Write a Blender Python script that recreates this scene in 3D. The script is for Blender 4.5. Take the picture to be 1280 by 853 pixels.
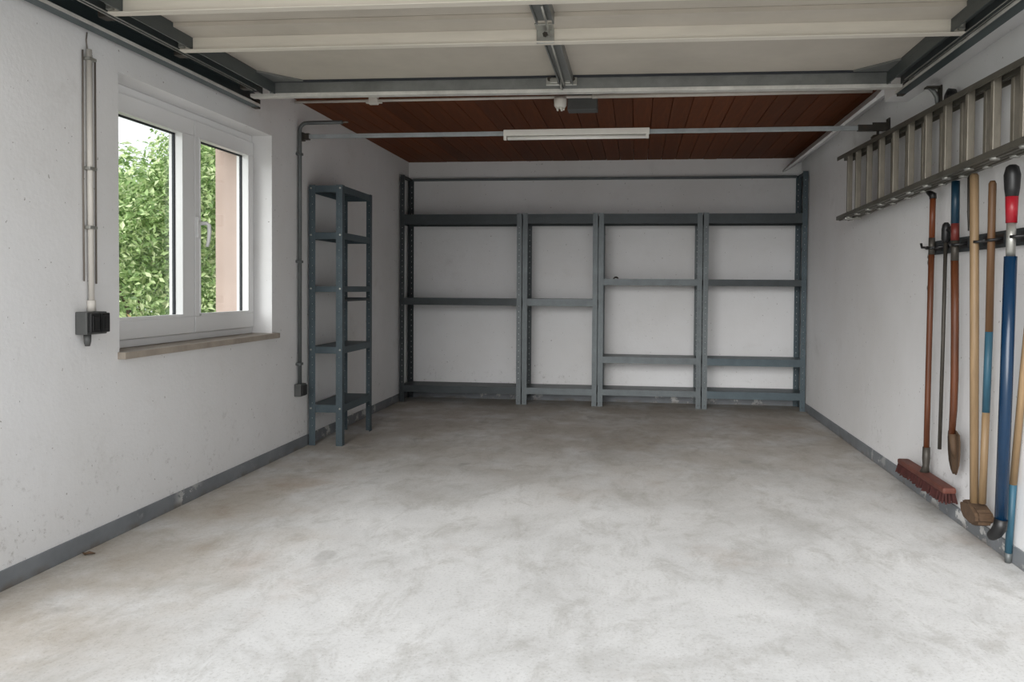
import bpy, bmesh, math, random
import numpy as np
from mathutils import Vector, Matrix, Euler
random.seed(7)
for o in list(bpy.data.objects):
    bpy.data.objects.remove(o)
SC = bpy.context.scene
COL = SC.collection
PI = math.pi

# ------------------------------------------------------------------ camera
cd = bpy.data.cameras.new('camera'); cam = bpy.data.objects.new('camera', cd); COL.objects.link(cam)
_yaw, _pitch, _roll = math.atan(.11884), .02433, -.00745
_ex = Vector((math.cos(_yaw), math.sin(_yaw), 0)); _ey = Vector((-math.sin(_yaw), math.cos(_yaw), 0)); _ez = Vector((0, 0, 1))
_fw = _ey*math.cos(_pitch) - _ez*math.sin(_pitch); _eu = _ey*math.sin(_pitch) + _ez*math.cos(_pitch)
_rt = _ex*math.cos(_roll) - _eu*math.sin(_roll); _up = _ex*math.sin(_roll) + _eu*math.cos(_roll)
_m = Matrix((_rt, _up, -_fw)).transposed().to_4x4(); _m.translation = (0, 0, 1.05)
cam.matrix_world = _m
cd.sensor_fit = 'HORIZONTAL'; cd.sensor_width = 36; cd.lens = 36*1000/1280
cd.shift_x = (640-675.83)/1280; cd.shift_y = (383.47-426.5)/1280
cd.clip_start = .05; cd.clip_end = 300
SC.camera = cam

# ------------------------------------------------------------------ sky: even overcast, seen through the open doorway and the window
w = bpy.data.worlds.new('overcast_sky'); SC.world = w; w.use_nodes = True
nt = w.node_tree; nt.nodes.clear()
bg = nt.nodes.new('ShaderNodeBackground'); wo = nt.nodes.new('ShaderNodeOutputWorld')
bg.inputs['Color'].default_value = (.94, .97, 1.0, 1); bg.inputs['Strength'].default_value = .54
nt.links.new(bg.outputs[0], wo.inputs[0])
# hazy sun behind the cloud, high to the left behind the camera
sd = bpy.data.lights.new('hazy_sun', 'SUN'); sun = bpy.data.objects.new('hazy_sun', sd); COL.objects.link(sun)
sd.energy = 1.75; sd.angle = math.radians(50); sd.color = (1, .99, .975)
sun.rotation_euler = Vector((.27, 1.0, -.48)).to_track_quat('-Z', 'Y').to_euler()
SC.view_settings.view_transform = 'Standard'; SC.view_settings.look = 'None'
SC.view_settings.gamma = 1.0; SC.view_settings.use_curve_mapping = False
SC.view_settings.exposure = 1.42

# ------------------------------------------------------------------ materials
def srgb(r, g, b):
    f = lambda c: (c/255/12.92) if c/255 <= .04045 else ((c/255+.055)/1.055)**2.4
    return (f(r), f(g), f(b), 1)
class NT:
    def __init__(s, name):
        s.m = bpy.data.materials.new(name); s.m.use_nodes = True; s.t = s.m.node_tree
        s.b = s.t.nodes['Principled BSDF']; s.o = s.t.nodes['Material Output']
        s.tc = s.n('ShaderNodeTexCoord')
    def n(s, kind, **kw):
        x = s.t.nodes.new(kind)
        for k, v in kw.items(): setattr(x, k, v)
        return x
    def l(s, a, b): s.t.links.new(a, b)
    def noise(s, scale, detail=4, rough=.6, stretch=None, coord='Object', dist=0):
        t = s.n('ShaderNodeTexNoise'); t.inputs['Scale'].default_value = scale
        t.inputs['Detail'].default_value = detail; t.inputs['Roughness'].default_value = rough; t.inputs['Distortion'].default_value = dist
        src = s.tc.outputs[coord]
        if stretch:
            mp = s.n('ShaderNodeMapping'); mp.inputs['Scale'].default_value = stretch; s.l(src, mp.inputs[0]); src = mp.outputs[0]
        s.l(src, t.inputs['Vector']); return t.outputs['Fac']
    def ramp(s, fac, stops):
        r = s.n('ShaderNodeValToRGB'); e = r.color_ramp.elements
        while len(e) < len(stops): e.new(.5)
        for i, (p, c) in enumerate(stops): e[i].position = p; e[i].color = c if len(c) == 4 else (*c, 1)
        s.l(fac, r.inputs[0]); return r.outputs[0]
    def mix(s, fac, a, b, mode='MIX'):
        x = s.n('ShaderNodeMix', data_type='RGBA', blend_type=mode)
        for sock, v in ((x.inputs[0], fac), (x.inputs[6], a), (x.inputs[7], b)):
            if hasattr(v, 'is_output'): s.l(v, sock)
            else: sock.default_value = v
        return x.outputs[2]
    def math(s, op, a, b=None, clamp=False):
        x = s.n('ShaderNodeMath', operation=op, use_clamp=clamp)
        for sock, v in zip(x.inputs, (a, b)):
            if v is None: continue
            if hasattr(v, 'is_output'): s.l(v, sock)
            else: sock.default_value = v
        return x.outputs[0]
    def axis(s, which, coord='Object'):
        x = s.n('ShaderNodeSeparateXYZ'); s.l(s.tc.outputs[coord], x.inputs[0]); return x.outputs[which]
    def rng(s, v, a, b):
        x = s.n('ShaderNodeMapRange', interpolation_type='SMOOTHSTEP'); s.l(v, x.inputs[0])
        x.inputs[1].default_value = a; x.inputs[2].default_value = b; return x.outputs[0]
    def bump(s, h, strength=.2, dist=.01):
        x = s.n('ShaderNodeBump'); x.inputs['Strength'].default_value = strength; x.inputs['Distance'].default_value = dist
        s.l(h, x.inputs['Height']); s.l(x.outputs[0], s.b.inputs['Normal'])
    def fin(s, col, rough=.6, metal=0):
        if hasattr(col, 'is_output'): s.l(col, s.b.inputs['Base Color'])
        else: s.b.inputs['Base Color'].default_value = col
        if hasattr(rough, 'is_output'): s.l(rough, s.b.inputs['Roughness'])
        else: s.b.inputs['Roughness'].default_value = rough
        s.b.inputs['Metallic'].default_value = metal
        return s.m
def sc_(c, k): return (c[0]*k, c[1]*k, c[2]*k, 1)
def simple(name, c, rough=.5, metal=0, var=.15, scale=14, bump=0, stretch=None):
    s = NT(name); f = s.noise(scale, 5, .65, stretch)
    col = s.ramp(f, [(.3, sc_(c, 1-var)), (.7, sc_(c, 1+var))])
    if bump: s.bump(s.noise(scale*6, 3), bump, .003)
    return s.fin(col, rough, metal)

def plaster(name, dirt_shade=True):
    s = NT(name)
    base = s.ramp(s.noise(1.1, 5, .6), [(.3, srgb(222, 221, 220)), (.7, srgb(233, 233, 234))])
    blot = s.rng(s.noise(2.6, 7, .7), .56, .78)
    col = s.mix(s.math('MULTIPLY', blot, .22), base, srgb(160, 154, 146))
    low = s.math('SUBTRACT', 1.0, s.rng(s.axis(2), .0, .62))
    specks = s.rng(s.noise(26, 6, .75), .55, .68)
    patch = s.rng(s.noise(2.6, 4, .6), .44, .6)
    d = s.math('MULTIPLY', s.math('MULTIPLY', specks, low), s.math('MULTIPLY', patch, .5))
    col = s.mix(d, col, srgb(126, 120, 112))
    pits = s.rng(s.noise(60, 2, .5), .735, .76)
    col = s.mix(s.math('MULTIPLY', pits, .7), col, srgb(120, 110, 104))
    h = s.math('ADD', s.noise(9, 6, .6), s.math('MULTIPLY', s.noise(70, 3), .35))
    s.bump(h, .22, .012)
    return s.fin(col, .92)
M = {}
M['plaster'] = plaster('white_plaster')
def concrete():
    s = NT('floor_concrete')
    n1 = s.noise(1.3, 8, .68, (1, .8, 1), dist=.4); n2 = s.noise(7, 8, .75, (1, .55, 1), dist=.5)
    base = s.ramp(n1, [(.3, srgb(168, 167, 164)), (.5, srgb(198, 198, 197)), (.72, srgb(214, 214, 213))])
    col = s.mix(s.math('MULTIPLY', s.rng(n2, .46, .68), .55), base, srgb(158, 156, 151))
    lite = s.rng(s.noise(4.2, 9, .8, (1.5, .6, 1), dist=.7), .55, .75)
    col = s.mix(s.math('MULTIPLY', lite, .42), col, srgb(222, 222, 221))
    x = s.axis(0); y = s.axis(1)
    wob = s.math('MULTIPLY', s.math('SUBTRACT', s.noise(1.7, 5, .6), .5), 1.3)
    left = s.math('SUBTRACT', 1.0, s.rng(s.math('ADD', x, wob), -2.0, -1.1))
    back = s.rng(s.math('ADD', y, wob), 3.0, 6.2)  # dirt plus shade painted into the colour, darkening mid and back floor
    dirt_shade = s.math('MULTIPLY', s.math('MAXIMUM', left, back), s.rng(s.noise(2.3, 6, .65), .25, .6))
    col = s.mix(s.math('MULTIPLY', dirt_shade, .62), col, srgb(146, 132, 112))
    rust = s.math('MULTIPLY', s.rng(s.noise(.9, 6, .65), .54, .72), .34)
    col = s.mix(rust, col, srgb(150, 122, 96))
    spot = s.rng(s.noise(3.6, 2, .4, (1, .8, 1)), .68, .74)
    col = s.mix(s.math('MULTIPLY', spot, .3), col, srgb(110, 106, 100))
    fine = s.noise(90, 4, .7)
    col = s.mix(s.math('MULTIPLY', s.rng(fine, .5, .72), .38), col, srgb(120, 116, 110))
    s.bump(s.math('ADD', n2, s.math('MULTIPLY', fine, .3)), .12, .01)
    return s.fin(col, s.ramp(n2, [(.3, (.5, .5, .5)), (.7, (.78, .78, .78))]))
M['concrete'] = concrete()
def baseboard_mat():
    s = NT('flaking_grey_base_paint')
    base = s.ramp(s.noise(5, 4), [(.3, srgb(108, 112, 116)), (.7, srgb(128, 132, 136))])
    chips = s.math('MULTIPLY', s.rng(s.noise(9, 7, .72), .53, .57), s.rng(s.noise(1.1, 3, .5), .47, .55))
    col = s.mix(chips, base, srgb(200, 200, 198))
    low = s.math('SUBTRACT', 1.0, s.rng(s.axis(2), .0, .035))
    col = s.mix(s.math('MULTIPLY', low, s.rng(s.noise(9, 4), .4, .7)), col, srgb(104, 98, 92))
    return s.fin(col, .55)
M['base'] = baseboard_mat()
def plank_mat():
    s = NT('brown_stained_ceiling_wood')
    oi = s.n('ShaderNodeObjectInfo')
    g = s.noise(6, 8, .7, (9, .5, 9), dist=.6)
    c = s.ramp(g, [(.25, srgb(92, 48, 22)), (.55, srgb(112, 60, 29)), (.8, srgb(126, 70, 36))])
    k = s.math('ADD', s.math('MULTIPLY', oi.outputs['Random'], .35), .72)
    cc = s.n('ShaderNodeCombineColor')
    for i in range(3): s.l(k, cc.inputs[i])
    s.b.inputs['Specular IOR Level'].default_value = .15
    return s.fin(s.mix(1.0, c, cc.outputs[0], 'MULTIPLY'), .6)
M['plank'] = plank_mat()
def metal(name, c, rough=.5, met=.35, streak=None, rust=0):
    s = NT(name)
    col = s.ramp(s.noise(7, 6, .7, streak), [(.28, sc_(c, .72)), (.55, c), (.8, sc_(c, 1.25))])
    if rust:
        r = s.rng(s.noise(16, 6, .7), .6, .72); col = s.mix(s.math('MULTIPLY', r, rust), col, srgb(100, 70, 48))
    s.bump(s.noise(60, 3), .06, .002)
    return s.fin(col, rough, met)
M['steel_dark'] = metal('dark_slate_shelf_steel', srgb(62, 68, 70), .5, .25)
M['steel_blue'] = metal('blue_grey_shelf_steel', srgb(76, 89, 95), .5, .25)
M['steel_grey'] = metal('grey_galvanised_shelf_steel', srgb(94, 100, 102), .45, .4)
M['steel_door'] = metal('dark_door_frame_steel', srgb(126, 128, 126), .42, .45, (1, .3, 1))
M['steel_track'] = metal('green_grey_track_steel', srgb(78, 90, 92), .4, .5, (1, .2, 1))
M['steel_light'] = metal('pale_blue_grey_tube_steel', srgb(164, 170, 172), .4, .2)
M['zinc'] = metal('bright_zinc', srgb(176, 176, 170), .38, .75)
M['alu'] = metal('weathered_aluminium', srgb(138, 132, 120), .5, .4, (4, 1, 1))
M['alu_dark'] = metal('dull_dark_aluminium', srgb(100, 97, 88), .5, .45)
M['galv'] = metal('bright_galvanised_lip', srgb(206, 204, 198), .4, .1)
M['steel_frame'] = metal('dark_side_frame_steel', srgb(82, 88, 88), .45, .35, (1, .3, 1))
M['cream'] = simple('cream_painted_door_profile', srgb(212, 206, 194), .5, 0, .08, 6, .05, (.4, 3, 3))
M['sheet'] = simple('off_white_door_sheet', srgb(186, 179, 168), .55, 0, .12, 1.6, .06)
M['upvc'] = simple('white_window_plastic', srgb(232, 232, 232), .32, 0, .02, 3)
M['gasket'] = simple('black_rubber', srgb(40, 44, 50), .6)
M['black'] = simple('black_plastic', srgb(20, 20, 21), .42, 0, .2)
M['box_grey'] = simple('dark_grey_plastic', srgb(78, 79, 78), .5, 0, .1)
M['pipe_white'] = simple('aged_white_conduit', srgb(205, 200, 192), .5, 0, .1, 5)
M['pipe_grey'] = metal('grey_painted_conduit', srgb(96, 100, 100), .45, .2)
M['cable'] = simple('grey_cable_sheath', srgb(120, 112, 104), .6)
M['white_plastic'] = simple('white_lamp_plastic', srgb(225, 222, 214), .4, 0, .04)
M['tube'] = simple('unlit_fluorescent_tube', srgb(236, 234, 228), .2, 0, .02)
M['sill'] = simple('grey_brown_stone_sill', srgb(156, 146, 134), .5, 0, .2, 9, .15)
M['pink'] = simple('pale_pink_outside_plaster', srgb(176, 156, 146), .9, 0, .06, 5, .2)
M['wood_light'] = simple('pale_ash_handle', srgb(138, 114, 84), .5, 0, .22, 8, .05, (5, 5, .4))
M['wood_brown'] = simple('brown_wood_handle', srgb(100, 72, 46), .5, 0, .25, 8, .05, (5, 5, .4))
M['wood_orange'] = simple('varnished_orange_brown_handle', srgb(104, 54, 26), .45, 0, .3, 8, .05, (5, 5, .5))
M['wood_red'] = simple('red_brown_worn_handle', srgb(86, 45, 20), .5, 0, .35, 9, .05, (5, 5, .5))
M['blue_paint'] = simple('dark_blue_paint', srgb(14, 48, 66), .4, 0, .2, 9)
M['teal_paint'] = simple('worn_teal_paint', srgb(44, 84, 102), .5, 0, .25, 11, .05, (4, 4, .6))
M['pole_blue'] = simple('glossy_navy_blue_pole', srgb(8, 40, 66), .25, 0, .15, 5)
M['red'] = simple('red_rubber_sleeve', srgb(146, 18, 32), .4, 0, .1)
M['red_dull'] = simple('faded_red_paint', srgb(96, 34, 28), .5, 0, .25)
M['grime_steel'] = metal('dark_grimy_steel', srgb(70, 66, 60), .5, .4, None, .4)
M['rust'] = metal('rusty_brown_iron', srgb(88, 68, 50), .75, .15, None, .5)
M['clay'] = simple('soiled_brown_wood', srgb(84, 64, 46), .85, 0, .3, 16, .3)
M['bristle'] = simple('dark_red_brown_bristle', srgb(60, 25, 21), .85, 0, .4, 30)
M['broom_wood'] = simple('red_stained_broom_block', srgb(94, 52, 42), .7, 0, .3, 10, .1)
M['drive'] = simple('outdoor_paving', srgb(196, 193, 186), .9, 0, .12, 2)
M['lawn'] = simple('outdoor_lawn', srgb(104, 122, 62), .95, 0, .3, 3)
M['bark'] = simple('shrub_bark', srgb(92, 74, 56), .9, 0, .3, 12)
def leaf_mat(name, stops):
    s = NT(name); g = s.n('ShaderNodeNewGeometry')
    col = s.ramp(g.outputs['Random Per Island'], stops)
    s.l(col, s.b.inputs['Base Color']); s.b.inputs['Roughness'].default_value = .45
    tr = s.n('ShaderNodeBsdfTranslucent'); s.l(col, tr.inputs[0])
    mx = s.n('ShaderNodeMixShader'); mx.inputs[0].default_value = .35
    s.l(s.b.outputs[0], mx.inputs[1]); s.l(tr.outputs[0], mx.inputs[2]); s.l(mx.outputs[0], s.o.inputs[0])
    return s.m
M['leaf'] = leaf_mat('shrub_leaves', [(0, srgb(92, 122, 66)), (.25, srgb(128, 158, 94)), (.5, srgb(164, 190, 126)), (.75, srgb(196, 214, 156)), (1, srgb(224, 232, 190))])
M['leaf_deep'] = leaf_mat('deeper_green_leaves', [(0, srgb(84, 116, 68)), (.4, srgb(124, 152, 96)), (.75, srgb(156, 178, 122)), (1, srgb(196, 208, 156))])
M['leaf_autumn'] = leaf_mat('turning_leaves', [(0, srgb(140, 156, 92)), (.4, srgb(188, 186, 116)), (.7, srgb(200, 160, 118)), (1, srgb(184, 126, 98))])
def glass():
    s = NT('window_glass')
    t = s.n('ShaderNodeBsdfTransparent'); t.inputs[0].default_value = (.96, .975, .97, 1)
    g = s.n('ShaderNodeBsdfGlossy'); g.inputs['Roughness'].default_value = .01
    lw = s.n('ShaderNodeLayerWeight'); lw.inputs[0].default_value = .5
    fr = s.math('ADD', s.math('MULTIPLY', s.math('POWER', lw.outputs['Facing'], 5), .9), .03)
    mx = s.n('ShaderNodeMixShader'); s.l(fr, mx.inputs[0]); s.l(t.outputs[0], mx.inputs[1]); s.l(g.outputs[0], mx.inputs[2])
    s.l(mx.outputs[0], s.o.inputs[0]); return s.m
M['glass'] = glass()

# ------------------------------------------------------------------ mesh helpers
OFF = {}
class MB:
    """collects shapes in room coordinates; build() links them as one object"""
    def __init__(s): s.bm = bmesh.new()
    def box(s, x0, x1, y0, y1, z0, z1, bev=0, rot=None):
        r = bmesh.ops.create_cube(s.bm, size=1)
        vs = r['verts']; c = Vector(((x0+x1)/2, (y0+y1)/2, (z0+z1)/2)); d = (abs(x1-x0), abs(y1-y0), abs(z1-z0))
        for v in vs:
            p = Vector((v.co.x*d[0], v.co.y*d[1], v.co.z*d[2]))
            if rot is not None: p = rot @ p
            v.co = p + c
        if bev:
            es = {e for v in vs for e in v.link_edges}
            bmesh.ops.bevel(s.bm, geom=list(es), offset=bev, segments=2, affect='EDGES', profile=.6)
        return s
    def tube(s, pts, rad, seg=12, cap=True):
        pts = [Vector(p) for p in pts]
        rads = rad if isinstance(rad, (list, tuple)) else [rad]*len(pts)
        rings = []; nrm = None
        for i, p in enumerate(pts):
            a = pts[max(0, i-1)]; b = pts[min(len(pts)-1, i+1)]; t = (b-a).normalized()
            if nrm is None: nrm = t.orthogonal().normalized()
            nrm = (nrm - t*nrm.dot(t)).normalized(); bi = t.cross(nrm)
            rings.append([s.bm.verts.new(p + (nrm*math.cos(2*PI*k/seg) + bi*math.sin(2*PI*k/seg))*rads[i]) for k in range(seg)])
        for r0, r1 in zip(rings, rings[1:]):
            for k in range(seg):
                f = s.bm.faces.new((r0[k], r0[(k+1) % seg], r1[(k+1) % seg], r1[k])); f.smooth = True
        if cap:
            s.bm.faces.new(rings[0][::-1]); s.bm.faces.new(rings[-1])
        return s
    def prism(s, poly, axis, a, b):
        """poly: 2-D outline in the two remaining axes, extruded along axis from a to b"""
        def P(q, t):
            if axis == 'x': return (t, q[0], q[1])
            if axis == 'y': return (q[0], t, q[1])
            return (q[0], q[1], t)
        v0 = [s.bm.verts.new(P(q, a)) for q in poly]; v1 = [s.bm.verts.new(P(q, b)) for q in poly]
        n = len(poly); s.bm.faces.new(v0); s.bm.faces.new(v1[::-1])
        for i in range(n): s.bm.faces.new((v0[i], v1[i], v1[(i+1) % n], v0[(i+1) % n]))
        return s
    def build(s, name, mat, parent=None):
        bmesh.ops.recalc_face_normals(s.bm, faces=s.bm.faces)
        off = OFF.get(parent.name, Vector()) if parent else Vector()
        if off.length: bmesh.ops.translate(s.bm, verts=s.bm.verts, vec=-off)
        me = bpy.data.meshes.new(name); s.bm.to_mesh(me); s.bm.free(); me.materials.append(M[mat] if isinstance(mat, str) else mat)
        o = bpy.data.objects.new(name, me); COL.objects.link(o)
        if parent: o.parent = parent; OFF[o.name] = off
        return o
def arc(c, r, a0, a1, ax0, ax1, n=8):
    c = Vector(c); a = Vector(ax0); b = Vector(ax1)
    return [c + a*r*math.cos(a0+(a1-a0)*i/n) + b*r*math.sin(a0+(a1-a0)*i/n) for i in range(n+1)]
def struct(o): o['kind'] = 'structure'; return o
def tag(o, label, cat, group=None):
    o['label'] = label; o['category'] = cat
    if group: o['group'] = group
    return o
def thing(name, label, cat, loc, group=None):
    o = bpy.data.objects.new(name, None); COL.objects.link(o); o.location = loc; o.empty_display_size = .1
    OFF[o.name] = Vector(loc); return tag(o, label, cat, group)
def inst(src, parent, loc, rz=0, name=None):
    c = src.copy(); COL.objects.link(c); c.parent = parent; c.location = loc; c.rotation_euler = (0, 0, rz); OFF[c.name] = OFF.get(parent.name, Vector()); return c

UL, UR, VB, VF = -2.139, 1.457, 7.374, 1.95
ZC = 2.216
W0, W1, WZ0, WZ1 = 3.105, 4.515, .766, 1.93     # window opening in the left wall

# ------------------------------------------------------------------ the setting
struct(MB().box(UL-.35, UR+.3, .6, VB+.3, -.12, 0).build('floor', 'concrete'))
struct(MB().box(-12, 12, -14, .6, -.14, -.015).build('driveway', 'drive'))
struct(MB().box(-30, UL-.35, .6, 26, -.2, -.1).build('lawn', 'lawn'))
m = MB()
ui = UL-.19
m.box(ui, UL, VF, W0, 0, 2.32); m.box(ui, UL, W1, VB, 0, 2.32)
m.box(ui, UL, W0, W1, 0, WZ0-.03); m.box(ui, UL, W0, W1, WZ1, 2.32)
struct(m.build('wall_left', 'plaster'))
m = MB(); uo = UL-.335
m.box(uo, ui, VF, W0+.03, -.12, 2.4); m.box(uo, ui, W1-.03, VB+.3, -.12, 2.4)
m.box(uo, ui, W0+.03, W1-.03, -.12, WZ0); m.box(uo, ui, W0+.03, W1-.03, WZ1-.03, 2.4)
struct(m.build('wall_outside', 'pink'))
struct(MB().box(UR, UR+.3, VF, VB+.3, 0, 2.32).build('wall_right', 'plaster'))
struct(MB().box(UL, UR, VB, VB+.3, 0, 2.32).build('wall_back', 'plaster'))
# front wall with the doorway: narrow jambs left and right, lintel over
m = MB().box(UL-.35, UL-.03, VF-.12, VF-.001, 0, 2.42).box(UR+.03, UR+.3, VF-.12, VF-.001, 0, 2.42).box(UL-.03, UR+.03, VF-.12, VF-.001, 2.14, 2.42)
struct(m.build('wall_front', 'pink'))
struct(MB().box(-4.0, UL-.351, .6, 12, -.1, -.06).build('added_bounce_strip', 'drive'))  # unseen pale strip, added to bounce daylight into the window
ceil = struct(MB().box(UL-.35, UR+.3, VF, VB+.3, 2.32, 2.42).build('ceiling', 'plank'))
n = 29; pw = (UR-UL)/n
pm = MB().box(-pw/2+.0015, pw/2-.0015, VF, VB, ZC, ZC+.02, .0032).build('plank', 'plank', ceil)
pm.location = (UL+pw/2, 0, 0)
for i in range(1, n): inst(pm, ceil, (UL+pw*(i+.5), 0, random.uniform(-.0012, .0012)))
for nm, b in (('baseboard_left', (UL, UL+.008, VF, VB)), ('baseboard_right', (UR-.008, UR, VF, VB)), ('baseboard_back', (UL+.008, UR-.008, VB-.008, VB))):
    struct(MB().box(*b, 0, .07, .002).build(nm, 'base'))
# plastered ledge over the right-hand track, and the sloping cornice board behind it
struct(MB().prism([(1.335, 2.073), (UR, 2.073), (UR, 2.214), (1.335, 2.214)], 'y', VF, 4.575).build('trim_1', 'plaster'))
struct(MB().prism([(1.285, 2.098), (1.30, 2.09), (UR, 2.19), (UR, 2.2155), (1.388, 2.2155)], 'y', 4.58, VB-.0).build('trim_2', 'plaster'))

# ------------------------------------------------------------------ window
win = MB()
uf0, uf1 = UL-.19, UL-.122       # frame depth
win.box(uf0, uf1, W0+.001, W1-.001, WZ0, WZ0+.035, .003).box(uf0, uf1, W0+.001, W1-.001, WZ1-.04, WZ1-.001, .003)
win.box(uf0, uf1, W0+.001, W0+.045, WZ0+.035, WZ1-.04).box(uf0, uf1, W1-.022, W1-.001, WZ0+.035, WZ1-.04)
window = struct(win.build('window_1', 'upvc'))
def sash(y0, y1, g0, g1):
    z0, z1, gz0, gz1 = WZ0+.037, WZ1-.042, .887, 1.808
    a, b = UL-.18, UL-.108
    s = MB().box(a, b, y0, y1, z0, gz0, .004).box(a, b, y0, y1, gz1, z1, .004).box(a, b, y0, g0, gz0, gz1, .004).box(a, b, g1, y1, gz0, gz1, .004)
    sa = s.build('sash', 'upvc', window)
    g = MB(); c0, c1 = UL-.158, UL-.146
    for q in ((g0, g1, gz0, gz0+.007), (g0, g1, gz1-.012, gz1), (g0, g0+.007, gz0, gz1), (g1-.009, g1, gz0, gz1)): g.box(c0, c1, *q)
    g.build('gasket', 'gasket', sa)
    bd = MB()
    for q in ((g0-.001, g1+.001, gz0-.001, gz0+.014), (g0-.001, g1+.001, gz1-.006, gz1+.001), (g0-.001, g0+.006, gz0, gz1), (g1-.004, g1+.001, gz0, gz1)): bd.box(UL-.142, UL-.104, *q, .002)
    bd.build('glazing_bead', 'upvc', sa)
    MB().box(UL-.154, UL-.150, g0, g1, gz0, gz1).build('pane', 'glass', sa)
    return sa
sash(W0+.047, 3.866, 3.235, 3.756)
s2 = sash(3.874, W1-.012, 3.915, 4.437)
h = MB().box(UL-.108, UL-.095, 3.878, 3.906, 1.29, 1.40, .004)
h.tube([(UL-.097, 3.892, 1.365), (UL-.055, 3.892, 1.365), (UL-.045, 3.894, 1.355), (UL-.044, 3.896, 1.32), (UL-.047, 3.893, 1.275), (UL-.053, 3.888, 1.245)], [.010, .010, .0105, .010, .009, .008], 10)
h.build('window_handle', 'upvc', s2)
MB().box(UL-.121, UL+.035, W0-.012, W1+.035, WZ0-.03, WZ0-.0005, .003).build('window_sill', 'sill', window)

# ------------------------------------------------------------------ garage door, swung up under the ceiling
door = thing('garage_door', 'overhead garage door of off-white sheet with cream cross rails and grey end rail', 'garage door', (-.36, 2.0, 2.05))
D0, D1 = -1.90, 1.19
vs = [2.02, 2.74, 3.26, 4.055]
for a, b in zip(vs, vs[1:]):
    MB().box(D0, D1, a+.003, b-.003, 2.118, 2.126).build('door_sheet', 'sheet', door)
def cross(v, nm, mat):
    # top-hat rail: flange lies flat under the sheet, web stands down towards the doorway
    MB().box(D0-.03, D1+.03, v-.15, v-.003, 2.100, 2.117).build('rail_flange', 'sheet', door)
    r = MB().box(D0-.06, D1+.05, v-.002, v+.004, 2.05, 2.117)
    r.box(D0-.06, D1+.05, v-.012, v+.03, 2.045, 2.0495, .001)
    o = r.build(nm, mat, door)
    for u in (D0-.045, D1+.035):
        e = MB().box(u-.012, u+.012, v-.02, v-.0025, 2.055, 2.1, .002); e.tube([(u, v-.034, 2.075), (u, v-.018, 2.075)], .007, 8)
        e.build('end_bracket', 'zinc', o)
    return o
cross(2.79, 'cross_rail', 'cream'); cross(3.262, 'cross_rail', 'cream')
# grey end rail with rolled bright lip
e = MB().box(D0-.03, D1+.02, 4.052, 4.06, 2.055, 2.117).box(D0-.03, D1+.02, 4.052, 4.10, 2.05, 2.055)
er = e.build('end_rail', 'steel_door', door)
MB().box(D0-.14, D1+.075, 4.05, 4.058, 2.036, 2.054, .003).box(D0-.14, D1+.075, 4.058, 4.10, 2.036, 2.040).build('rail_lip', 'galv', er)
MB().box(D0, D1, 4.038, 4.05, 2.108, 2.1175).build('rubber_seal', 'gasket', er)
for u0, u1 in ((D0-.075, D0), (D1, D1+.07)):
    sgn = 1 if u0 < 0 else -1
    f = MB().box(u0, u1, VF, 4.05, 2.088, 2.118, .003)
    inner = u1 if sgn > 0 else u0; outer = u0 if sgn > 0 else u1
    f.box(inner-sgn*.006, inner, VF, 4.05, 2.05, 2.09).box(outer, outer+sgn*.006, VF, 4.05, 2.05, 2.09)
    fo = f.build('side_frame', 'steel_frame', door)
    g = MB()
    for k in (.0, .02): g.tube([(outer-sgn*(.002-k), VF, 2.047), (outer-sgn*(.002-k), 3.95, 2.047)], .0028, 6)  # bright edge lines of the side frame, added as thin rods
    g.build('frame_edge_line', 'zinc', fo)
    for v in (2.84, 3.34, 3.93):
        rl = .05 if sgn > 0 else .012
        b = MB().box(min(outer-sgn*rl, outer), max(outer-sgn*rl, outer), v-.02, v+.03, 2.045, 2.10, .004)
        b.tube([(outer-sgn*rl*.9, v+.005, 2.072), (outer-sgn*(rl+.004), v+.005, 2.072)], .018, 12)
        b.build('roller_bracket', 'grime_steel', door)
    c = MB().prism([(inner, 3.84), (inner+sgn*.16, 4.035), (inner, 4.035)], 'z', 2.108, 2.1175); c.build('corner_plate', 'steel_door', door)
for a, b in ((2.815, 3.11), (3.30, 4.045)):
    q = MB().box(-.395, -.325, a, b, 2.085, 2.1175).box(-.395, -.389, a, b, 2.07, 2.086).box(-.331, -.325, a, b, 2.07, 2.086)
    q.build('centre_bar', 'steel_door', door)
MB().tube([(-.350, 2.9, 2.07), (-.356, 3.24, 2.07)], .005, 8).tube([(-.36, 3.3, 2.07), (-.37, 4.08, 2.065)], .005, 8).build('lock_rod', 'zinc', door)
p = MB().box(-.412, -.34, 3.252, 3.2595, 2.04, 2.112, .003); p.box(-.412, -.34, 3.18, 3.252, 2.092, 2.0995, .002)
p = p.build('strap_plate', 'zinc', door)
MB().tube([(-.376, 3.25, 2.075), (-.376, 3.243, 2.075)], .011, 6).build('bolt', 'grime_steel', p)
p = MB().box(-.462, -.305, 4.043, 4.0515, 2.068, 2.122, .004).box(-.44, -.40, 4.02, 4.043, 2.075, 2.10, .004).box(-.365, -.335, 4.015, 4.043, 2.072, 2.10, .004)
p.box(-.385, -.377, 3.99, 4.09, 2.045, 2.085, .002).build('lock_plate', 'zinc', door)
for u in (-.445, -.325): MB().tube([(u, 4.045, 2.10), (u, 4.034, 2.10)], .011, 6).build('bolt', 'grime_steel', door)
door.rotation_euler = (0, math.radians(.36), 0)

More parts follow.
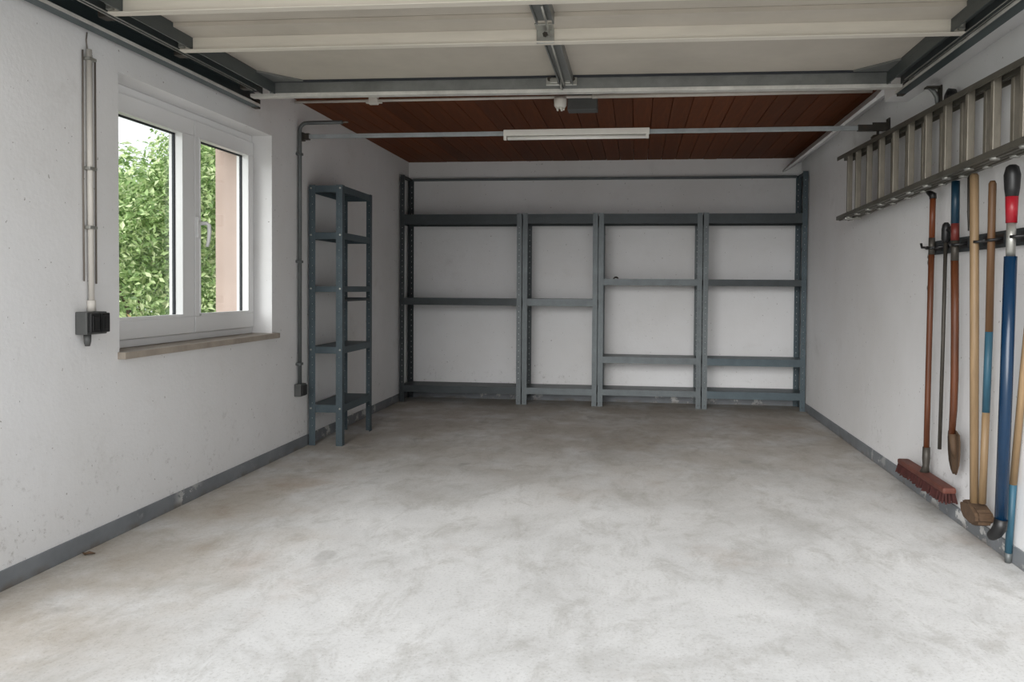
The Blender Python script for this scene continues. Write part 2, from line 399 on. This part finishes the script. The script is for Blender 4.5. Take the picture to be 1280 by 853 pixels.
def track(lab, web, sgn):
    t = thing('door_track', lab, 'door track', (web, VF, 2.03))
    m = MB().box(min(web, web+sgn*.004), max(web, web+sgn*.004), VF, 4.23, 2.03, 2.11)
    m.box(min(web, web+sgn*.052), max(web, web+sgn*.052), VF, 4.19, 2.106, 2.11).build('channel', 'steel_track', t)
    MB().box(min(web, web+sgn*.05), max(web, web+sgn*.05), VF, 4.2, 2.026, 2.0295).build('lower_flange', 'steel_track', t)
    MB().box(min(web+sgn*.046, web+sgn*.052), max(web+sgn*.046, web+sgn*.052), VF, 4.2, 2.026, 2.040, .001).build('rolled_lip', 'galv', t)
    MB().box(min(web, web+sgn*.03), max(web, web+sgn*.03), 4.19, 4.24, 2.024, 2.075, .002).build('end_stop', 'grime_steel', t)
    for v in (2.35, 3.0, 3.7):
        MB().box(min(web-sgn*.032, web), max(web-sgn*.032, web), v-.02, v+.02, 2.05, 2.09, .002).build('wall_bracket', 'steel_track', t)
track('dark green-grey steel door track along the top of the window wall', -2.104, 1)
track('grey steel door track above the ladder wall', 1.325, -1)

# ------------------------------------------------------------------ ceiling services
cnd = thing('ceiling_conduit', 'thin white conduit crossing the brown ceiling behind the garage door', 'conduit', (UL, 4.79, 2.185))
MB().tube([(UL+.02, 4.79, 2.19), (-.27, 4.79, 2.187)], .009, 10).build('pipe', 'pipe_white', cnd)
MB().tube([(-.27, 4.79, 2.187), (1.32, 4.76, 2.18)], .013, 10).build('sleeve', 'pipe_white', cnd)
MB().box(-1.64, -1.585, 4.772, 4.808, 2.165, 2.2155, .004).box(-1.66, -1.56, 4.78, 4.80, 2.172, 2.18, .002).build('clip', 'white_plastic', cnd)
lh = thing('lamp_holder', 'small white lamp holder hanging from the ceiling conduit', 'lamp holder', (-.46, 4.79, 2.11))
MB().tube([(-.46, 4.79, 2.18), (-.46, 4.79, 2.165), (-.46, 4.79, 2.135), (-.46, 4.79, 2.122)], [.037, .038, .037, .028], 16).build('holder_body', 'white_plastic', lh)
m = MB()
for k in range(5): a = k*2*PI/5; m.tube([(-.46+.022*math.cos(a), 4.79+.022*math.sin(a), 2.124), (-.46+.02*math.cos(a), 4.79+.02*math.sin(a), 2.108)], .006, 6)
m.build('contact_ring', 'white_plastic', lh)
tag(MB().box(-.418, -.24, 4.80, 4.9, 2.112, 2.2155, .004).build('junction_box', 'box_grey'), 'dark grey junction box on the ceiling beside the white lamp holder', 'junction box')

pole = thing('light_rail', 'grey square steel tube spanning the garage from wall to wall carrying the light', 'rail', (UL, 4.9, 2.0))
MB().box(UL+.034, UR-.03, 4.888, 4.912, 1.983, 2.009, .003).build('tube', 'steel_light', pole)
MB().box(UL+.001, UL+.034, 4.882, 4.925, 1.97, 2.022, .003).box(UL+.034, UL+.07, 4.884, 4.916, 1.975, 2.016, .003).build('wall_clamp', 'grime_steel', pole)
MB().box(1.36, UR-.006, 4.884, 4.887, 1.975, 2.025).box(UR-.008, UR-.001, 4.87, 4.93, 1.95, 2.05, .002).box(1.28, 1.43, 4.8835, 4.9165, 1.978, 2.014, .003).build('wall_clamp', 'grime_steel', pole)
k = MB().tube([(1.395, 4.9, 1.978), (1.395, 4.9, 1.945)], .008, 8).tube([(1.36, 4.9, 1.932), (1.375, 4.9, 1.936), (1.41, 4.9, 1.944), (1.425, 4.9, 1.942)], [.012, .02, .018, .008], 10)
k.build('clamp_knob', 'grime_steel', pole)
fl = thing('fluorescent_light', 'white fluorescent batten light fixed to the steel tube, unlit', 'light', (-.37, 4.865, 1.95))
MB().box(-.815, .072, 4.852, 4.886, 1.974, 2.011, .004).build('housing', 'white_plastic', fl)
MB().tube([(-.79, 4.868, 1.960), (.05, 4.868, 1.960)], .0115, 14).build('lamp_tube', 'tube', fl)
for u in (-.806, .058): MB().box(u-.008, u+.010, 4.856, 4.882, 1.949, 1.976, .003).build('end_cap', 'white_plastic', fl)

# ------------------------------------------------------------------ left wall services
sb = thing('double_socket', 'dark grey double socket box with black flaps left of the window', 'socket', (UL, 2.9, .853))
MB().box(UL, UL+.05, 2.838, 2.957, .853, .941, .004).build('box_body', 'box_grey', sb)
for y0, y1 in ((2.842, 2.895), (2.902, 2.953)):
    f = MB().box(UL+.05, UL+.066, y0, y1, .860, .936, .004).build('socket_flap', 'black', sb)
    MB().box(UL+.066, UL+.070, y0+.006, y0+.011, .868, .926, .001).box(UL+.066, UL+.069, y0+.016, y1-.006, .872, .924, .0015).build('flap_ridge', 'black', f)
MB().tube([(UL+.03, 2.868, .853), (UL+.03, 2.868, .825), (UL+.03, 2.868, .808)], [.014, .013, .009], 10).build('cable_gland', 'box_grey', sb)
wc = thing('white_conduit', 'upright white conduit rising from the double socket box', 'conduit', (UL, 2.91, .94))
MB().tube([(UL+.016, 2.912, .972), (UL+.016, 2.908, 1.5), (UL+.016, 2.906, 1.962)], .0105, 12).build('pipe', 'pipe_white', wc)
MB().tube([(UL+.016, 2.912, .942), (UL+.016, 2.912, .985)], .016, 12).build('end_sleeve', 'pipe_white', wc)
for z in (1.925, 1.50, 1.27):
    MB().box(UL, UL+.03, 2.888, 2.932, z-.006, z+.006, .002).build('clip', 'zinc', wc)
for lab, y, z0, z1 in (('thin grey line standing in for shadow on the near side of the white conduit', 2.884, 1.06, 1.955),  # mostly the shadow beside the pipe, drawn as a thin dark tube
                       ('thin grey cable just right of the white conduit, middle one of three lines', 2.934, 1.05, 1.95),
                       ('thin grey cable furthest right of the white conduit beside the window', 2.955, 1.05, 1.93)):
    tag(MB().tube([(UL+.006, y, z0), (UL+.006, y+random.uniform(-.003, .003), (z0+z1)/2), (UL+.006, y, z1)], .0032, 6).build('cable_and_shade_line', 'cable'), lab, 'cable')
tag(MB().tube([(UL+.004, 2.912, 1.964), (UL+.005, 2.906, 2.0), (UL+.004, 2.912, 2.03)], .0025, 6).build('feed_wire', 'cable'), 'very thin wire between the top of the white conduit and the door track', 'wire')

gc = thing('grey_conduit', 'grey steel conduit running down the left wall between window and small shelf', 'conduit', (UL, 4.865, .4))
pts = [(UL+.02, 4.865, .425), (UL+.02, 4.865, 2.0)] + arc((UL+.065, 4.865, 2.03), .045, PI, PI/2, (1, 0, 0), (0, 0, 1), 6) + [(UL+.30, 4.865, 2.077)]
MB().tube(pts, .0125, 10).build('pipe', 'pipe_grey', gc)
MB().tube([(UL+.30, 4.865, 2.077), (UL+.335, 4.865, 2.076)], .006, 8).build('bare_end', 'cable', gc)
for z in (1.88, 1.2, .55): MB().box(UL, UL+.035, 4.845, 4.885, z-.008, z+.008, .002).build('clip', 'pipe_grey', gc)
ws = thing('wall_socket', 'small dark grey socket at the bottom of the grey conduit', 'socket', (UL, 4.865, .345))
MB().box(UL, UL+.045, 4.822, 4.908, .345, .425, .005).build('box_body', 'box_grey', ws)
MB().box(UL+.045, UL+.055, 4.83, 4.9, .352, .418, .003).build('socket_flap', 'black', ws)

# ------------------------------------------------------------------ shelving
POST = {}
def post_mesh(hgt, hs, fl=.043, th=.0022, pitch=.05):
    m = MB()
    nh = int((hgt-.03)/pitch)
    for ax in (0, 1):
        def bx(a0, a1, z0, z1):
            if ax == 0: m.box(a0, a1, 0, th, z0, z1)
            else: m.box(0, th, max(a0, th), a1, z0, z1)
        bx(0, .02, 0, hgt); bx(.0245, fl, 0, hgt)
        z = 0.
        for k in range(nh):
            hz = .03+k*pitch; bx(.02, .0245, z, hz-hs); z = hz+hs
        bx(.02, .0245, z, hgt)
    m.box(-.001, fl, -.001, .006, 0, .008).box(-.001, .006, .006, fl, 0, .008)
    return m
def shelf_mb(x0, x1, y0, y1, ztop, lip, groove):
    m = MB().box(x0, x1, y0, y1, ztop-.003, ztop)
    if groove:
        for a, b in ((ztop-.003-lip*.38, ztop-.003), (ztop-lip, ztop-lip*.62)): m.box(x0, x1, y0, y0+.004, a, b)
        m.box(x0, x1, y0+.003, y0+.006, ztop-lip, ztop-.003)
    else: m.box(x0, x1, y0, y0+.006, ztop-lip, ztop-.003)
    m.box(x0, x1, y0+.006, y0+.02, ztop-lip, ztop-lip+.003)
    m.box(x0, x1, y1-.003, y1, ztop-lip, ztop-.003); m.box(x0, x0+.003, y0+.006, y1-.003, ztop-lip, ztop-.003); m.box(x1-.003, x1, y0+.006, y1-.003, ztop-lip, ztop-.003)
    return m
def unit(label, x0, x1, y0, y1, levels, hts, smat, pmat, groove, name='shelving_unit', group=None):
    """hts: heights of front-left, front-right, back-right, back-left posts; levels: (top, lip, material or None)"""
    t = thing(name, label, 'shelf', (x0, y0, 0), group)
    L, Wd = x1-x0, y1-y0
    if isinstance(pmat, str): pmat = (pmat,)*4
    for i, ((px, py, rz), hh) in enumerate(zip(((0, 0, 0), (L, 0, PI/2), (L, Wd, PI), (0, Wd, -PI/2)), hts)):
        hs = .0015 if name == 'shelf_rack' else (.003 if i < 2 else .006)
        key = (hh, pmat[i], hs)
        if key not in POST:
            OFFsave = OFF.get(t.name); OFF[t.name] = Vector()
            o = post_mesh(hh, hs).build('post', pmat[i], t); OFF[t.name] = OFFsave; OFF[o.name] = OFFsave
            POST[key] = o; o.location = (px, py, 0); o.rotation_euler = (0, 0, rz)
        else: inst(POST[key], t, (px, py, 0), rz)
    for z, lip, mt in levels:
        shelf_mb(x0+.003, x1-.003, y0+.003, y1-.003, z, lip, groove).build('shelf', mt or smat, t)
    return t
Y0, Y1 = 7.05, 7.355
H = 1.705; T = 2.055
u1 = unit('dark steel shelving unit, leftmost and widest bay on the back wall', -2.125, -1.012, Y0, Y1, [(1.698, .088, None), (.944, .062, None), (.152, .062, None)], (T, H, H, T), 'steel_dark', ('steel_dark', 'steel_grey', 'steel_grey', 'steel_dark'), False)
u2 = unit('narrowest grey steel shelving unit on the back wall, second bay from left', -1.002, -.337, Y0, Y1, [(1.698, .084, 'steel_dark'), (.947, .064, None), (.152, .056, None)], (H,)*4, 'steel_grey', 'steel_grey', True)
u3 = unit('grey steel shelving unit, third bay from left on the back wall', -.327, .568, Y0, Y1, [(1.698, .084, 'steel_dark'), (1.128, .056, None), (.442, .056, None), (.152, .052, None)], (H,)*4, 'steel_grey', 'steel_grey', True)
u4 = unit('blue-grey steel shelving unit in the right corner of the back wall', .578, 1.447, Y0, Y1, [(1.698, .084, 'steel_dark'), (1.128, .056, 'steel_dark'), (.442, .062, None), (.156, .064, None)], (H, T, T, H), 'steel_blue', ('steel_grey', 'steel_blue', 'steel_blue', 'steel_grey'), False)
for t, xa, mt in ((u1, -2.122, 'steel_dark'), (u4, 1.419, 'steel_blue')):
    MB().box(xa, xa+.025, Y0+.005, Y1-.005, 2.03, 2.054, .002).build('top_brace', mt, t)
MB().box(.58, 1.44, Y1-.03, Y1-.012, .075, .095).build('rear_brace', 'steel_dark', u4)
tag(MB().box(-2.085, 1.41, Y1-.022, Y1-.003, 2.035, 2.058, .002).build('wall_rail', 'steel_grey'), 'thin steel rail along the back wall above all shelving bays', 'rail')
sm = unit('tall narrow blue-grey shelf rack standing against the left wall', -2.122, -1.896, 5.015, 5.605, [(1.702, .044, None), (1.397, .044, None), (1.046, .038, None), (.650, .045, None), (.268, .05, None)], (1.705,)*4, 'steel_blue', 'steel_blue', False, 'shelf_rack')
MB().box(-2.11, -1.905, 5.592, 5.602, .945, .966).box(-1.905, -1.90, 5.05, 5.6, .946, .958).build('stiffener', 'steel_dark', sm)
bp = MB().tube([(-2.108, 5.017, 1.684), (-2.108, 5.010, 1.684)], .0065, 6).build('bolt', 'zinc', sm)
for z in (1.684, 1.38, 1.03, .63, .245):
    for u in (-2.108, -1.911):
        if (z, u) != (1.684, -2.108): inst(bp, sm, (u+2.108, 0, z-1.684))
    inst(bp, sm, (-1.894-(-2.108)-.012+.0, .025, z-1.684))
tag(MB().tube([(-.20, 7.09, 1.129), (-.185, 7.09, 1.140), (-.17, 7.095, 1.141), (-.155, 7.1, 1.134)], [.005, .008, .009, .005], 8).build('loose_fitting', 'grime_steel'), 'tiny dark metal piece lying on the upper middle shelf of the third bay', 'fitting')
tag(MB().tube([(-2.12, 2.85, .006), (-2.10, 2.835, .007), (-2.085, 2.838, .012), (-2.065, 2.845, .008)], [.003, .005, .006, .002], 7).build('dry_leaf', 'rust'), 'small curled dry leaf on the floor near the left wall', 'leaf')

# ------------------------------------------------------------------ ladder on the right wall
lad = thing('extension_ladder', 'weathered aluminium two-section ladder hung sideways on the right wall', 'ladder', (1.34, 5.5, 1.5))
def zt(v): return 1.926 + (v-5.53)*.0268
def zb(v): return 1.509 + (5.53-v)*.0188
def stile(u0, u1, zf, lo, mat='alu_dark'):
    a, b = 2.3, 5.53
    m = MB(); h = .030
    sg = 1 if lo else -1
    def bar(x0, x1, d0, d1):
        vs = []
        for v in (a, b):
            z = zf(v)
            vs += [m.bm.verts.new((x, v, z+sg*d)) for x, d in ((x0, d0), (x1, d0), (x1, d1), (x0, d1))]
        for q in ((0, 1, 2, 3), (4, 5, 6, 7), (0, 1, 5, 4), (1, 2, 6, 5), (2, 3, 7, 6), (3, 0, 4, 7)): m.bm.faces.new([vs[i] for i in q])
    bar(u0, u1, 0, .005); bar(u0, u0+.004, .005, .024); bar(u1-.004, u1, .005, .024); bar(u0+.02, u1-.02, -.004, 0)
    return m.build('stile', mat, lad)
for u0, u1 in ((1.318, 1.366), (1.372, 1.42)):
    stile(u0, u1, zt, False); stile(u0, u1, zb, True)
def rung(u, v):
    w, d = .026, .030
    m = MB().box(u-d/2, u+d/2, v-w/2, v+w/2, zb(v)+.004, zt(v)-.004, .003)
    r = m.build('rung', 'alu', lad)
    MB().tube([(u, v, zb(v)-.009), (u, v, zb(v)+.001)], [.017, .021], 12).build('rung_end', 'zinc', r)
for k in range(-2, 10): rung(1.342, 2.982+.236*k if k < 9.5 else 5.25)
rung(1.342, 5.30)
for k in range(-3, 10): rung(1.396, 3.177+.2365*k)
MB().box(1.318, 1.42, 5.30, 5.36, zb(5.33)-.016, zb(5.33)-.004, .004).build('foot_bracket', 'zinc', lad)
hk = thing('ladder_hook', 'grey steel ladder hook on the right wall with an arm over the ladder', 'hook', (UR, 4.1, 1.95))
m = MB().box(UR-.008, UR-.001, 4.075, 4.125, 1.90, 2.04, .002).box(1.385, UR-.003, 4.078, 4.122, 2.028, 2.036, .002)
m.build('arm', 'grime_steel', hk)
MB().tube([(1.40, 4.1, 2.03), (1.425, 4.1, 2.012), (1.44, 4.1, 1.985), (1.444, 4.1, 1.93)], [.006, .012, .012, .010], 8).build('brace', 'steel_door', hk)
kn = thing('ladder_peg', 'black round-headed wall peg just above the ladder', 'peg', (UR, 3.87, 1.94))
MB().tube([(UR, 3.87, 1.925), (1.40, 3.87, 1.92)], .012, 10).build('pin', 'grime_steel', kn)
MB().tube([(1.445, 3.87, 1.925), (1.43, 3.87, 1.927), (1.405, 3.87, 1.928), (1.395, 3.87, 1.928)], [.02, .042, .044, .02], 14).build('head', 'black', kn)
kn = thing('ladder_peg', 'small grey peg under the ladder above the red-sleeved pole', 'peg', (UR, 3.52, 1.55))
MB().tube([(UR, 3.52, 1.60), (1.40, 3.52, 1.575), (1.385, 3.52, 1.58)], .007, 8).build('pin', 'grime_steel', kn)

# ------------------------------------------------------------------ tool rack and tools
rk = thing('tool_rack', 'dark slate steel tool rail screwed to the right wall under the ladder', 'tool rack', (UR, 4.2, 1.222))
m = MB().box(1.440, 1.444, 2.5, 4.13, 1.223, 1.286).box(1.440, UR-.004, 2.5, 4.13, 1.283, 1.287).box(1.440, UR-.004, 2.5, 4.13, 1.222, 1.226)
rail = m.build('rail', 'steel_dark', rk)
for v in (2.7, 3.3, 3.62, 4.08): MB().box(UR-.017, UR-.0005, v-.01, v+.01, 1.23, 1.28).build('spacer', 'steel_dark', rail)
def clip(v, r, u):
    m = MB()
    for s in (-1, 1):
        p = [(1.441, v+s*(r+.012), 1.257), (u+.006, v+s*(r+.006), 1.252), (u-r*.8, v+s*(r+.006), 1.25), (u-r-.009, v+s*r*.5, 1.25)]
        m.tube(p, .006, 6)
    m.box(1.436, 1.440, v-r-.02, v+r+.02, 1.235, 1.275, .001)
    m.build('clip', 'black', rk)
MB().tube([(1.441, 4.12, 1.262), (1.438, 4.20, 1.262), (1.432, 4.245, 1.264), (1.43, 4.252, 1.285)], .006, 8).build('end_hook', 'black', rk)
for v in (4.03, 3.93, 3.73, 3.50, 3.385, 3.165): clip(v, .018 if v > 3.2 else .024, 1.408)

def pole_parts(t, segs, r, seg=12):
    """segs: (name, material, [points], radius or None)"""
    for nm, mt, pts, rr in segs: MB().tube(pts, rr if rr is not None else r, seg).build(nm, mt, t)
U = 1.403
# broom
br = thing('push_broom', 'push broom with orange-brown handle and dark red bristles hanging on the tool rail', 'broom', (U, 4.04, .1))
ln = lambda z: (U, 4.047-.024*(z-.2)/1.3, z)
pole_parts(br, [('handle', 'wood_orange', [ln(1.495), ln(1.30)], .0135), ('handle_sleeve', 'grime_steel', [ln(1.30), ln(1.22)], .0145),
                ('handle', 'wood_red', [ln(1.22), ln(.9), ln(.5), ln(.265)], .0135),
                ('socket', 'grime_steel', [ln(.29), ln(.235), ln(.20), (U-.005, 4.05, .165)], [.017, .018, .015, .022])], .0135)
MB().tube([(U, 4.022, 1.485), (U, 4.024, 1.503), (U-.006, 4.045, 1.514), (U-.012, 4.066, 1.522)], [.016, .018, .014, .007], 10).build('end_hook', 'black', br)
MB().box(1.368, 1.428, 3.735, 4.365, .140, .168, .010).build('head_block', 'broom_wood', br)
m = MB()
rnd = random.Random(3)
for i in range(64):
    for j in range(5):
        y = 3.745+.61*i/63+rnd.uniform(-.003, .003); x = 1.374+.048*j/4+rnd.uniform(-.003, .003)
        fx = (x-1.398)*.35+rnd.uniform(-.004, .004); fy = (y-4.05)*.03+rnd.uniform(-.005, .005)
        a = [(x-.005, y-.005), (x+.005, y-.004), (x, y+.006)]; z1 = .1+rnd.uniform(-.006, .004)
        top = [m.bm.verts.new((p, q, .143)) for p, q in a]; bot = [m.bm.verts.new((p+fx, q+fy, z1)) for p, q in a]
        for k in range(3): m.bm.faces.new((top[k], top[(k+1) % 3], bot[(k+1) % 3], bot[k]))
        m.bm.faces.new(bot)
b = m.build('bristles', 'bristle', br); b['kind'] = 'stuff'
# thin red rod with wire eyes beside the broom
rw = thing('wire_puller', 'thin red rod with small wire eyelets hanging left of the broom handle', 'tool', (1.425, 4.115, .92))
MB().tube([(1.425, 4.118, 1.205), (1.425, 4.122, 1.10), (1.425, 4.122, 1.055)], .0045, 8).build('rod', 'red_dull', rw)
MB().tube([(1.425, 4.122, 1.055), (1.425, 4.12, .99), (1.425, 4.12, .925)], .005, 8).build('rod_tip', 'zinc', rw)
for z in (1.215, 1.185, 1.06):
    MB().tube(arc((1.425, 4.125, z), .014, 0, 2*PI, (0, 1, 0), (0, 0, 1), 12), .0025, 6).build('eyelet', 'zinc', rw)
MB().tube([(1.425, 4.122, 1.225), (1.425, 4.116, 1.29), (1.43, 4.12, 1.33)], .003, 6).build('wire', 'zinc', rw)
# black rod
bk = thing('steel_rod', 'slim dark steel rod with a black grip hanging between broom and spade', 'rod', (1.416, 3.9, .3))
ln = lambda z: (1.416, 3.888+(1.3-z)*.02+.0, z)
pole_parts(bk, [('rod', 'grime_steel', [ln(1.29), ln(.8), (1.416, 3.915, .307)], .0085),
                ('grip', 'black', [ln(1.27), ln(1.285), ln(1.33), ln(1.352), ln(1.362)], [.012, .0195, .0195, .016, .008])], .009)
MB().tube([(1.416, 3.875, 1.325), (1.415, 3.835, 1.333), (1.412, 3.81, 1.318), (1.412, 3.775, 1.312)], [.008, .009, .008, .012], 8).build('side_lever', 'black', bk)
# spade
sp = thing('trench_spade', 'narrow rusty trench spade with a blue-topped red-brown handle', 'spade', (1.40, 3.73, .23))
hp = [(1.40, 3.743, 1.533), (1.40, 3.74, 1.345), (1.40, 3.738, 1.27), (1.40, 3.736, 1.18), (1.40, 3.72, .9), (1.40, 3.712, .66), (1.402, 3.722, .52), (1.406, 3.747, .40)]
pole_parts(sp, [('handle', 'blue_paint', hp[0:2], .0175), ('handle_band', 'red_dull', hp[1:3], .0175), ('handle_grip', 'grime_steel', hp[2:4], .0165),
                ('handle', 'wood_red', hp[3:], [.0165, .0165, .0165, .0155, .014])], .0165)
m = MB()
rows = [(.425, .022, .05), (.415, .062, .022), (.385, .068, .012), (.33, .066, .006), (.285, .056, .004), (.25, .036, .004), (.232, .012, .004)]
grid = []
for z, hw, dep in rows:
    c = 3.737-(.42-z)*.06
    row = []
    for side in (0, .004):
        row.append([m.bm.verts.new((1.405+side+.010*(1-(q/2)**2)+.004, c+hw*q/2, z)) for q in (-2, -1, 0, 1, 2)])
    grid.append(row)
for r0, r1 in zip(grid, grid[1:]):
    for s in (0, 1):
        for q in range(4): f = m.bm.faces.new((r0[s][q], r0[s][q+1], r1[s][q+1], r1[s][q])); f.smooth = True
    for q in (0, 4): m.bm.faces.new((r0[0][q], r0[1][q], r1[1][q], r1[0][q]))
for r in (grid[0], grid[-1]):
    for q in range(4): m.bm.faces.new((r[0][q], r[0][q+1], r[1][q+1], r[1][q]))
m.tube([(1.408, 3.745, .41), (1.414, 3.742, .34), (1.42, 3.738, .30)], [.017, .014, .004], 10)
m.build('blade', 'rust', sp)
tag(MB().tube([(1.43, 3.672, 1.308), (1.43, 3.675, 1.38), (1.43, 3.68, 1.60)], [.003, .006, .007], 8).build('pointed_rod', 'grime_steel'), 'thin dark pointed rod hanging behind the ladder right of the blue spade handle', 'rod')
# mallet
ma = thing('mallet', 'heavy soiled mallet with a long pale wooden handle hanging on the right wall', 'mallet', (1.385, 3.45, .1))
pole_parts(ma, [('handle', 'wood_light', [(1.39, 3.521, 1.536), (1.39, 3.522, 1.526), (1.39, 3.49, .9), (1.388, 3.452, .17)], [.011, .0175, .0175, .0165])], .019)
out = [(3.515, .165), (3.50, .182), (3.42, .178), (3.355, .170), (3.335, .15), (3.338, .122), (3.365, .106), (3.42, .098), (3.47, .104), (3.505, .130)]
m = MB(); m.prism(out, 'x', 1.352, 1.422)
bmesh.ops.bevel(m.bm, geom=list(m.bm.edges), offset=.012, segments=2, affect='EDGES')
m.build('head', 'clay', ma)
# teal-brown stick standing behind the mallet
st = thing('wooden_stick', 'brown wooden stick with worn teal lower half hanging beside the mallet handle', 'stick', (1.40, 3.385, .185))
pole_parts(st, [('shaft', 'wood_brown', [(1.405, 3.384, 1.487), (1.405, 3.384, 1.475), (1.404, 3.385, .885)], [.009, .0145, .0145]),
                ('painted_length', 'teal_paint', [(1.404, 3.385, .885), (1.402, 3.393, .56)], .0147),
                ('shaft', 'wood_light', [(1.402, 3.393, .56), (1.40, 3.405, .188)], .0145)], .0145)
# blue telescopic pole
tp = thing('telescopic_pole', 'thick navy blue pole with red and black grip and bent black foot', 'pole', (1.385, 3.19, .08))
pole_parts(tp, [('grip', 'black', [(1.385, 3.17, 1.518), (1.385, 3.17, 1.51), (1.385, 3.17, 1.48), (1.385, 3.17, 1.43), (1.385, 3.17, 1.39)], [.012, .022, .029, .0265, .021]),
                ('sleeve', 'red', [(1.385, 3.17, 1.405), (1.385, 3.17, 1.302)], [.0225, .0195]),
                ('inner_tube', 'zinc', [(1.385, 3.17, 1.302), (1.385, 3.17, 1.178)], .0165),
                ('outer_tube', 'pole_blue', [(1.385, 3.17, 1.178), (1.385, 3.185, .65), (1.384, 3.20, .165)], .0225)], .02, 18)
MB().tube([(1.384, 3.198, .185), (1.382, 3.203, .15), (1.374, 3.215, .125), (1.364, 3.232, .108), (1.360, 3.238, .103)], [.0235, .0245, .0225, .019, .014], 14).build('foot', 'black', tp)
# last stick, leaning
ls = thing('leaning_stick', 'pale wooden stick with blue lower end leaning at the right edge', 'stick', (1.436, 3.25, 0))
pole_parts(ls, [('shaft', 'wood_light', [(1.438, 3.08, 1.3), (1.438, 3.165, .763), (1.438, 3.23, .31)], .0135),
                ('painted_length', 'teal_paint', [(1.438, 3.23, .31), (1.436, 3.252, .04)], .0137),
                ('tip', 'pipe_grey', [(1.436, 3.252, .04), (1.436, 3.2535, .002)], [.0137, .012])], .0135)

# ------------------------------------------------------------------ garden beyond the window
def shrub(name, label, cx, cy, base, blobs, count, mat, seed, size=.075):
    t = thing(name, label, 'shrub', (cx, cy, -.1), 'shrubs outside the window')
    rng = np.random.default_rng(seed)
    V = []; F = []; nv = 0
    per = count//len(blobs)
    for bx, by, bz, br in blobs:
        nb = per
        d = rng.normal(size=(nb, 3)); d /= np.linalg.norm(d, axis=1)[:, None]
        r = br*(rng.uniform(.35, 1.06, nb)**.45)[:, None]
        lump = 1+.16*np.sin(d[:, :1]*7+seed)*np.cos(d[:, 1:2]*6+bx*3)+.12*np.sin(d[:, 2:]*9+by)
        P = d*r*lump+np.array([bx, by, bz])
        nrm = d*.7+rng.normal(size=(nb, 3))*.6+np.array([0, 0, .35]); nrm /= np.linalg.norm(nrm, axis=1)[:, None]
        a = np.cross(nrm, rng.normal(size=(nb, 3))); a /= np.linalg.norm(a, axis=1)[:, None]
        b = np.cross(nrm, a); L = size*rng.uniform(.6, 1.25, nb)[:, None]; Wd = L*rng.uniform(.38, .55, nb)[:, None]
        quad = np.stack([P-a*L*.5, P-b*Wd*.5+nrm*L*.08, P+a*L*.5-nrm*L*.05, P+b*Wd*.5+nrm*L*.08], 1)
        keep = P[:, 2] > .0
        quad = quad[keep]; k = len(quad)
        V.append(quad.reshape(-1, 3)); idx = np.arange(k)[:, None]*4+nv
        F.append(np.concatenate([idx+np.array([0, 1, 2]), idx+np.array([0, 2, 3])])); nv += 4*k
    V = np.concatenate(V)-np.array([cx, cy, -.1]); F = np.concatenate(F)
    me = bpy.data.meshes.new('foliage'); me.from_pydata(V.tolist(), [], F.tolist()); me.materials.append(M[mat])
    o = bpy.data.objects.new('foliage', me); COL.objects.link(o); o.parent = t; o['kind'] = 'stuff'
    m = MB(); rr = random.Random(seed)
    for bx, by, bz, br in blobs:
        a = Vector((cx+rr.uniform(-.1, .1), cy+rr.uniform(-.1, .1), -.1)); e = Vector((bx, by, bz)); mid = a.lerp(e, .55)+Vector((rr.uniform(-.15, .15), rr.uniform(-.15, .15), .1))
        m.tube([a, mid, e], [.035, .022, .008], 7)
    m.build('stems', 'bark', t)
    return t
shrub('leafy_shrub', 'tall leafy green shrub filling the left window pane', -4.5, 7.1, 0,
      [(-4.6, 6.95, .9, .85), (-4.35, 7.2, 1.55, .75), (-4.95, 6.9, 1.4, .65), (-4.2, 7.4, 2.0, .55), (-4.0, 7.1, .5, .6)], 26000, 'leaf', 1, .066)
shrub('leafy_shrub', 'dense green shrub seen through the right window pane beside the pink reveal', -5.5, 9.9, 0,
      [(-5.5, 9.8, 1.2, 1.0), (-5.3, 10.1, 2.2, .9), (-6.0, 9.8, 1.8, .9), (-5.1, 9.9, .7, .8), (-5.4, 10.1, 2.9, .6)], 30000, 'leaf_deep', 2, .07)
shrub('leafy_shrub', 'low shrub with yellowing leaves at the bottom of the left window pane', -3.4, 5.15, 0,
      [(-3.45, 5.05, .36, .40), (-3.3, 5.3, .40, .36)], 6000, 'leaf_autumn', 3, .06)
shrub('leafy_shrub', 'paler shrub further back under the bright sky in the left pane', -9.2, 13.2, 0,
      [(-9.4, 13.2, 1.6, 1.4), (-8.6, 13.4, 2.2, 1.2), (-10.0, 13.8, 1.7, 1.3), (-8.3, 13.3, 1.0, 1.0)], 16000, 'leaf', 4, .11)
